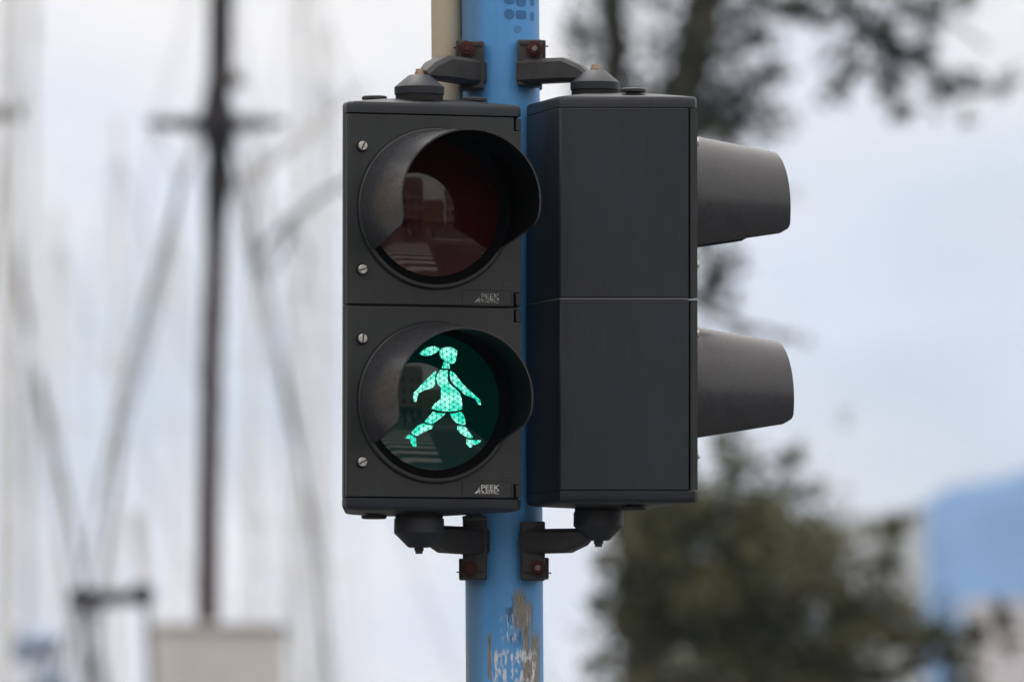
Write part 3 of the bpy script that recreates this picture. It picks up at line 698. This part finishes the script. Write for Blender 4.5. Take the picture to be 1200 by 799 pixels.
for px, Y, r, d, yw in sb:
    sailboat('white yacht with ' + d, px, Y, M['pale_mast'], r, 13 + (px % 7) * .7, random.uniform(-.15, .15), G, 9, yw, M['white_paint'] if px % 2 else M['blue_cover'])
bm = bmesh.new()

# ------------------------------------------------------------------ trees
def leafy(name, clumps, Y, m, parent, seed, lsize, shallow=1.0, dens=1.0):
    rnd = random.Random(seed); V = []; F = []; off_ = parent.location
    for px, py, rx, ry, k in clumps:
        c = P(px, py, Y) - off_; s = (Y - CAM.y) / 10000
        a, b_ = rx * s, ry * s; dp = (a + b_) / 2 * shallow
        n = int(dens * k * a * b_ * 3.14 / (lsize * lsize * .28))
        # sub-clusters give an uneven outline and gaps
        subs = [(rnd.gauss(0, .48), rnd.gauss(0, .48), rnd.gauss(0, .5), rnd.uniform(.16, .36)) for _ in range(max(5, int(16 * min(2.5, a))))]
        for _ in range(n):
            sx, sy, sz, sr = rnd.choice(subs)
            p = c + Vector(((sx + rnd.gauss(0, sr)) * a, (sz + rnd.gauss(0, sr)) * dp, (sy + rnd.gauss(0, sr)) * b_))
            u = Vector((rnd.gauss(0, 1), rnd.gauss(0, 1), rnd.gauss(0, .7))).normalized(); v = u.orthogonal().normalized()
            v = Matrix.Rotation(rnd.uniform(0, 6.28), 3, u) @ v; L_ = lsize * rnd.uniform(.6, 1.25)
            i = len(V); V += [p - u * L_ * .5, p + v * L_ * .27, p + u * L_ * .5, p - v * L_ * .27]; F.append((i, i + 1, i + 2, i + 3))
    me = bpy.data.meshes.new(name); me.from_pydata([tuple(v) for v in V], [], F); return link(name, me, m, parent)
def limb(name, pts, rads, Y, parent, m):
    bm = bmesh.new(); rr = []
    q_ = [P(px, py, Y + dy) - parent.location for px, py, dy in pts]
    # knobbly bends
    pts2 = []; r2 = []
    for i in range(len(q_) - 1):
        for k in range(4):
            t_ = k / 4; p = q_[i].lerp(q_[i + 1], t_); r = rads[i] + (rads[i + 1] - rads[i]) * t_
            r *= (Y - CAM.y) / (50.3 if Y > 50 else 60.3)
            if i + k: p += Vector([random.gauss(0, r * .35) for _ in range(3)])
            pts2.append(p); r2.append(r)
    pts2.append(q_[-1]); r2.append(rads[-1] * (Y - CAM.y) / (50.3 if Y > 50 else 60.3)); tube(bm, pts2, r2, 9); frombm(name, bm, m, parent, 60)

YA = 54
ta = thing('leafy_tree', 'tall grey green tree with two trunks behind the right signal head', 'tree', (P(790, 799, YA).x, YA, 0))
limb('trunk', [(770, 987, 0), (775, 600, 0), (778, 300, 0), (790, 160, 0), (808, 60, 0), (830, -40, .3), (850, -300, .5)], [.18, .15, .14, .135, .125, .115, .07], YA, ta, M['bark'])
limb('trunk', [(760, 987, .3), (735, 500, .4), (722, 220, .5), (713, 90, .5), (710, -30, .4), (690, -300, .3)], [.12, .105, .095, .09, .08, .05], YA, ta, M['bark'])
limb('limb', [(808, 60, 0), (860, -30, .2), (960, -20, .3), (1050, 60, .2), (1130, 110, 0), (1190, 100, 0)], [.08, .065, .05, .04, .026, .012], YA, ta, M['bark'])
limb('limb', [(960, -20, .3), (1040, -10, .3), (1110, 20, .3), (1160, 60, .3)], [.03, .02, .015, .008], YA, ta, M['bark'])
limb('limb', [(790, 160, 0), (840, 150, -.3), (880, 200, -.4), (850, 290, -.4)], [.04, .03, .02, .01], YA, ta, M['bark'])
limb('limb', [(778, 300, 0), (820, 360, -.3), (880, 385, -.4), (935, 395, -.4)], [.04, .03, .02, .008], YA, ta, M['bark'])
limb('limb', [(1040, 50, .2), (1000, 90, .2), (985, 120, .2)], [.02, .015, .008], YA, ta, M['bark'])
CA_ = [(880, 18, 40, 26, .6), (925, 25, 36, 22, .5), (1000, -5, 50, 22, .6), (1075, 12, 36, 20, .6), (900, 90, 30, 30, .5), (920, 150, 26, 22, .35), (1000, 60, 26, 24, .6), (1030, 85, 22, 20, .7), (668, 30, 34, 50, .5), (735, 35, 60, 70, .42), (760, 110, 60, 60, .55), (820, 90, 60, 60, .50), (800, 170, 70, 60, .7), (860, 130, 60, 48, .75), (870, 50, 50, 50, .55), (890, 145, 30, 30, .4),
       (770, 20, 50, 50, .30), (700, 110, 40, 40, .35), (842, 300, 30, 40, 1.0), (838, 345, 30, 30, .6), (900, 5, 60, 22, .5), (950, 12, 50, 22, .7), (985, 95, 24, 26, .9), (975, 50, 30, 24, .2), (1010, 20, 45, 25, .3), (1045, 45, 34, 28, .8), (1065, 80, 34, 30, 1.1),
       (1052, 108, 26, 22, 1.0), (1100, 95, 42, 20, .75), (1110, 30, 36, 28, .28), (1140, 105, 32, 16, .3), (1180, 95, 24, 18, .3), (1080, 5, 40, 20, .4), (1125, -5, 40, 18, .5), (1115, 130, 40, 18, .12), (880, 390, 50, 10, .22), (930, 398, 22, 12, .35), (900, 230, 30, 22, .2),
       (800, -60, 140, 60, .5), (950, -80, 120, 50, .4), (680, -80, 80, 60, .4), (760, -220, 190, 110, .4), (900, -260, 170, 120, .35), (1080, -90, 90, 50, .35), (730, 250, 90, 90, .5), (720, 420, 60, 100, .35), (820, 430, 18, 60, .4)]
leafy('crown', CA_, YA, M['leaf_a'], ta, 11, .092, 1.0, 3.3)
YB = 47
tb = thing('leafy_tree', 'broad dark olive tree filling the lower right beneath the hoods', 'tree', (P(880, 799, YB).x, YB, 0))
limb('trunk', [(880, 975, 0), (878, 860, 0), (884, 740, 0), (890, 640, .2)], [.14, .12, .09, .05], YB, tb, M['bark'])
limb('limb', [(880, 800, 0), (830, 700, .2), (800, 620, .3), (800, 540, .3)], [.06, .05, .03, .012], YB, tb, M['bark'])
limb('limb', [(884, 740, 0), (950, 690, -.2), (1030, 660, -.2), (1060, 610, -.3)], [.06, .04, .02, .01], YB, tb, M['bark'])
limb('limb', [(884, 840, 0), (1000, 800, -.2), (1090, 780, -.2), (1160, 730, -.3)], [.05, .035, .02, .01], YB, tb, M['bark'])
limb('limb', [(890, 640, .2), (905, 570, .1), (935, 535, 0)], [.04, .025, .012], YB, tb, M['bark'])
CB = [(1010, 640, 26, 24, .5), (1040, 735, 34, 30, .9), (1085, 745, 30, 24, .9), (1130, 760, 30, 22, .8), (860, 730, 60, 60, 1.6), (870, 650, 50, 50, 1.4), (790, 680, 50, 60, 1.5), (760, 640, 40, 50, 1.2), (742, 660, 28, 40, 1.3), (735, 730, 36, 40, 1.2), (760, 700, 40, 50, 1.3), (775, 640, 50, 50, 1.3), (830, 600, 60, 60, 1.5), (872, 615, 50, 46, 1.3), (930, 545, 26, 28, .8), (905, 565, 34, 30, .6), (845, 540, 40, 50, .6), (850, 490, 30, 30, .25), (900, 690, 100, 80, 1.8), (820, 710, 80, 70, 1.8), (955, 685, 44, 40, 1.0),
      (1000, 720, 45, 50, 1.1), (800, 770, 90, 50, 1.5), (920, 780, 110, 50, 1.6), (1010, 780, 50, 40, 1.1), (1045, 640, 34, 36, .8), (1065, 600, 16, 20, .3), (1030, 690, 30, 30, .4), (1075, 760, 45, 32, .8), (1055, 720, 26, 30, .4), (1100, 725, 22, 30, .6), (1120, 790, 40, 22, .6), (1150, 755, 24, 26, 1.1), (1172, 728, 18, 22, 1.0),
      (705, 775, 40, 26, .5), (740, 700, 30, 40, .9), (715, 745, 30, 26, .35), (990, 490, 14, 10, .25), (760, 600, 34, 34, .7), (1110, 850, 90, 40, 1.0), (900, 860, 190, 60, 1.4), (740, 850, 80, 50, 1.0), (780, 530, 26, 60, .5)]
leafy('crown', CB, YB, M['leaf_b'], tb, 23, .075, 1.2, 4.3)

# ------------------------------------------------------------------ distant white blocks
def block(label, px0, px1, py, Y, depth, m, name='tower_block', floors=14, bays=5):
    a = P(px0, py, Y); b = P(px1, py, Y); cx = (a.x + b.x) / 2; h = a.z; hw = (b.x - a.x) / 2
    t = thing(name, label, 'building', (cx, Y, 0))
    bm = bmesh.new(); box(bm, -hw, hw, 0, depth, 0, h); frombm('wall', bm, m, t)
    bm = bmesh.new(); box(bm, -hw - .2, hw + .2, -.2, depth + .2, h + .003, h + .5); frombm('roof_edge', bm, m, t)
    fw, fh = 2 * hw / bays, h / floors; bm = bmesh.new(); box(bm, -fw * .2, fw * .2, -.08, -.003, -fh * .2, fh * .2)
    first = frombm('window', bm, M['sky_pane'], t); k = 0
    for i in range(bays):
        for j in range(floors):
            o = first if k == 0 else first.copy()
            if k: C.objects.link(o)
            o.location = (-hw + fw * (i + .5), 0, fh * (j + .55)); k += 1
    return t
M['sky_pane'] = tone('sky_toned_panes', (.42, .43, .44))  # mirrored sky put into the panes as a flat pale tone
M['white_wall'] = tone('white_render', (.60, .60, .58), vscale=.1)
M['pink_wall'] = tone('pale_pink_render', (.66, .60, .58), vscale=.1)
block('narrow white tower block beside the blue hill, half hidden by branches', 968, 1083, 612, 560, 16, M['white_wall'])
block('low pale pink block at the lower right corner under the hill', 1142, 1330, 712, 520, 14, M['pink_wall'], floors=9, bays=9)

# ------------------------------------------------------------------ the street the lenses look at
def D(az, d): return Vector((math.sin(R(az)) * d, -math.cos(R(az)) * d, 0))
def facade(label, az, dist, width, h, m, floors, bays, awn=None, turn=0, roof=True):
    p = D(az, dist); t = thing('town_house', label, 'building', tuple(p), R(az) + turn)   # local +y faces the signals
    bm = bmesh.new(); box(bm, -width / 2, width / 2, -12, 0, 0, h); frombm('wall', bm, m, t)
    if roof:
        bm = bmesh.new(); wv = width / 2 + .3
        loft(bm, [[(-wv, .3, h + .003), (wv, .3, h + .003), (wv, -12.3, h + .003), (-wv, -12.3, h + .003)], [(-wv + .5, -4, h + 3), (wv - .5, -4, h + 3), (wv - .5, -8, h + 3), (-wv + .5, -8, h + 3)]]); frombm('roof', bm, M['roof'], t)
    bm = bmesh.new(); box(bm, -width / 2 - .12, width / 2 + .12, .003, .22, h - .45, h - .1); frombm('cornice', bm, M['trim'], t)
    fw = width / bays; fh = (h - 1) / floors
    bm = bmesh.new(); box(bm, -.55, .55, .003, .06, -.85, .85); w0 = frombm('window', bm, M['glass'], t)
    bm = bmesh.new(); box(bm, -.68, .68, .002, .14, -1.0, -.86); s0 = frombm('sill', bm, M['trim'], w0)
    k = 0
    for i in range(bays):
        for j in range(1, floors):
            if k: 
                o = w0.copy(); C.objects.link(o); s_ = s0.copy(); C.objects.link(s_); s_.parent = o
            else: o = w0
            o.location = (-width / 2 + fw * (i + .5), 0, fh * (j + .5)); k += 1
    bm = bmesh.new(); box(bm, -.75, .75, .003, .05, -1.3, 1.2); f0 = frombm('shop_front', bm, M['glass'], t)
    for i in range(bays):
        o = f0 if i == 0 else f0.copy()
        if i: C.objects.link(o)
        o.location = (-width / 2 + fw * (i + .5), 0, 1.5)
    if awn:
        bm = bmesh.new(); box(bm, -width / 2 + .4, width / 2 - .4, .06, 1.6, 2.9, 3.3); frombm('awning', bm, awn, t, 35, .03)
    return t
M['roof'] = tone('tiled_roof', (.16, .085, .06)); M['trim'] = tone('stone_trim', (.42, .40, .36))
M['ochre'] = tone('ochre_render', (.40, .30, .15), vscale=.3); M['rose'] = tone('rose_render', (.42, .27, .22), vscale=.3)
M['cream'] = tone('cream_render', (.48, .44, .36), vscale=.3); M['grey_wall'] = tone('grey_render', (.28, .28, .27), vscale=.3)
M['awn'] = tone('dark_awning', (.06, .02, .02))
facade('rose town house with dark awning, mirrored at left of red lens', 23.8, 58, 10.5, 15, M['rose'], 4, 4, M['awn'])
facade('ochre town house facing the crossing, mirrored mid red lens', 32.2, 98, 13, 11.5, M['ochre'], 3, 5)
facade('cream town house mirrored right of the ochre one', 40.2, 64, 8.5, 12.5, M['cream'], 3, 4)
facade('grey town house with dark awning at the far right of the mirrored street', 47.5, 60, 10, 11, M['grey_wall'], 3, 4, M['awn'])
facade('unseen cream town house added behind the camera position, dark awning', 10, 66, 17, 13.5, M['cream'], 4, 6, M['awn'])  # unseen row up to the right corner house, added to darken the signal fronts
facade('unseen ochre town house added behind the camera position', -6, 64, 17, 12.5, M['ochre'], 4, 6)
facade('unseen grey town house added left of the ochre house behind the camera', -22, 66, 18, 14, M['grey_wall'], 4, 6)
facade('unseen rose town house added at the far left behind the camera', -39, 72, 20, 13, M['rose'], 4, 7)
facade('unseen cream corner house added beyond the far pavement on the right', 58, 64, 15, 13, M['cream'], 4, 5)
facade('unseen ochre corner house added at far right behind the signals', 70, 66, 16, 12, M['ochre'], 4, 5)
facade('unseen grey corner house added at the left end of the street', -60, 52, 22, 16, M['grey_wall'], 4, 7)  # unseen left-hand houses down to the rose one, added to darken the visors
facade('ochre long house added left of the signals, outside the view', -84, 46, 24, 17, M['ochre'], 5, 8)
facade('unseen rose end house added far left beside the quay', -104, 50, 18, 15, M['rose'], 4, 6)
facade('grey warehouse on the quay at left, outside the view', -122, 44, 20, 19, M['grey_wall'], 5, 6)
facade('ochre warehouse on the quay farthest left, outside the view', -139, 47, 18, 18, M['ochre'], 5, 6)
facade('unseen grey end house added far right beside the quay', 90, 62, 22, 13, M['grey_wall'], 4, 7)  # unseen, added to dim the light from the right
# church tower above the roofs
p = D(31.4, 140); t = thing('church_tower', 'slim stone tower with pointed cap mirrored above the street roofs', 'tower', tuple(p), R(30))
bm = bmesh.new(); box(bm, -1.6, 1.6, -1.6, 1.6, 0, 15.5); frombm('shaft', bm, M['trim'], t)
bm = bmesh.new(); lathe(bm, [(1.5, 15.5), (1.6, 16), (1.3, 17), (.5, 18.4), (.25, 19.6), (.12, 22)], n=16); frombm('cap', bm, M['roof'], t)
bm = bmesh.new(); box(bm, -.5, .5, 1.6, 1.68, 12.4, 14.4); frombm('belfry_opening', bm, M['glass'], t)

# ------------------------------------------------------------------ people waiting across the road
def person(loc, yaw, cloth, legs, hair, label, h=1.72, group=None, stride=0.0, seed=0):
    t = thing('person', label, 'person', loc, yaw, group); rn = random.Random(seed); k = h / 1.72
    J = {'pel': (0, 0, .93, .125), 'wa': (0, .0, 1.08, .115), 'ch': (0, 0, 1.30, .135), 'nk': (0, .01, 1.47, .058), 'hd0': (0, -.005, 1.54, .072), 'hd1': (0, -.01, 1.64, .088),
         'shL': (-.17, 0, 1.40, .058), 'elL': (-.23, .03 + stride * .2, 1.13, .042), 'wrL': (-.23, -.06 + stride * .3, .90, .03), 'haL': (-.23, -.08 + stride * .3, .82, .034),
         'shR': (.17, 0, 1.40, .058), 'elR': (.23, .03 - stride * .2, 1.13, .042), 'wrR': (.23, -.06 - stride * .3, .90, .03), 'haR': (.23, -.08 - stride * .3, .82, .034),
         'hiL': (-.09, 0, .88, .09), 'knL': (-.10, -.02 - stride * .5, .49, .06), 'anL': (-.10, -stride, .09, .042), 'toL': (-.11, -.16 - stride, .035, .034),
         'hiR': (.09, 0, .88, .09), 'knR': (.10, -.02 + stride * .3, .49, .06), 'anR': (.10, stride, .09, .042), 'toR': (.11, -.16 + stride, .035, .034)}
    E = [('pel', 'wa'), ('wa', 'ch'), ('ch', 'nk'), ('nk', 'hd0'), ('hd0', 'hd1')]
    for s in 'LR': E += [('ch', 'sh' + s), ('sh' + s, 'el' + s), ('el' + s, 'wr' + s), ('wr' + s, 'ha' + s), ('pel', 'hi' + s), ('hi' + s, 'kn' + s), ('kn' + s, 'an' + s), ('an' + s, 'to' + s)]
    ks = list(J); me = bpy.data.meshes.new('body'); me.from_pydata([tuple(c * k for c in J[n][:3]) for n in ks], [(ks.index(a), ks.index(b)) for a, b in E], [])
    o = bpy.data.objects.new('body', me); C.objects.link(o)
    sk = o.modifiers.new('skin', 'SKIN'); sb_ = o.modifiers.new('sub', 'SUBSURF'); sb_.levels = sb_.render_levels = 1
    for i, n in enumerate(ks): me.skin_vertices[0].data[i].radius = (J[n][3] * k, J[n][3] * k * .85)
    me.skin_vertices[0].data[0].use_root = True
    dg = bpy.context.evaluated_depsgraph_get(); m2 = bpy.data.meshes.new_from_object(o.evaluated_get(dg)); bpy.data.objects.remove(o); m2.materials.clear()
    for mm in (cloth, legs, M['skin']): m2.materials.append(mm)
    for p_ in m2.polygons:
        z = p_.center.z / k; x = abs(p_.center.x) / k
        p_.material_index = 2 if (z > 1.47 or (x > .19 and z < .89)) else (1 if z < .92 and x < .19 else 0); p_.use_smooth = True
    b = bpy.data.objects.new('body', m2); C.objects.link(b); b.parent = t
    bm = bmesh.new(); bmesh.ops.create_uvsphere(bm, u_segments=14, v_segments=10, radius=.098 * k)
    for v in bm.verts: v.co = Vector((v.co.x * .95, v.co.y * 1.05 + .02, v.co.z + 1.665 * k))
    bmesh.ops.delete(bm, geom=[v for v in bm.verts if v.co.y < -.03 and v.co.z < 1.70 * k], context='VERTS'); frombm('hair', bm, hair, t, 180)
    return t
M['skin'] = tone('skin', (.45, .28, .20), rough=.5)
M['coat_dark'] = tone('dark_coat', (.02, .022, .03)); M['coat_pale'] = tone('pale_jacket', (.5, .5, .48)); M['jeans'] = tone('blue_jeans', (.05, .07, .13)); M['hair'] = tone('dark_hair', (.03, .02, .015))
pp = [(22.6, 21.6, 'coat_dark', 'coat_dark', 'pedestrian all in black at the far left of the waiting group'), (24.0, 22.4, 'coat_pale', 'jeans', 'pedestrian in pale jacket and jeans waiting by the crossing'),
      (25.3, 21.8, 'coat_dark', 'jeans', 'pedestrian in dark coat and jeans beside the pale jacket'), (26.8, 23.0, 'jeans', 'coat_dark', 'pedestrian in blue top and black trousers behind the crossing'),
      (28.4, 21.9, 'coat_dark', 'coat_dark', 'pedestrian all in black at the middle of the waiting group'), (30.2, 22.5, 'coat_pale', 'coat_dark', 'pedestrian in pale jacket and black trousers'), (32.0, 22.0, 'coat_dark', 'jeans', 'pedestrian in dark coat and jeans at far right of the group')]
for i, (az, d, a, b, lb) in enumerate(pp):
    q_ = D(az, d); person((q_.x, q_.y, 0), R(180 + az + (i * 37 % 40) - 20), M[a], M[b], M['hair'], lb, 1.62 + (i * 5 % 4) * .06, 'pedestrians waiting across the road', .12 if i % 3 == 0 else 0, i)

# ------------------------------------------------------------------ air
bm = bmesh.new(); box(bm, -900, 1300, -190, 3150, -4.2, 190)
hz = frombm('haze', bm, None, None, None); hm = bpy.data.materials.new('haze_air'); hm.use_nodes = True; hz.data.materials.append(hm)
t_ = hm.node_tree; t_.nodes.clear(); o_ = t_.nodes.new('ShaderNodeOutputMaterial'); v_ = t_.nodes.new('ShaderNodeVolumePrincipled')
v_.inputs['Color'].default_value = (.40, .64, 1.0, 1); v_.inputs['Density'].default_value = .00022; t_.links.new(v_.outputs[0], o_.inputs['Volume'])
hz['kind'] = 'stuff'
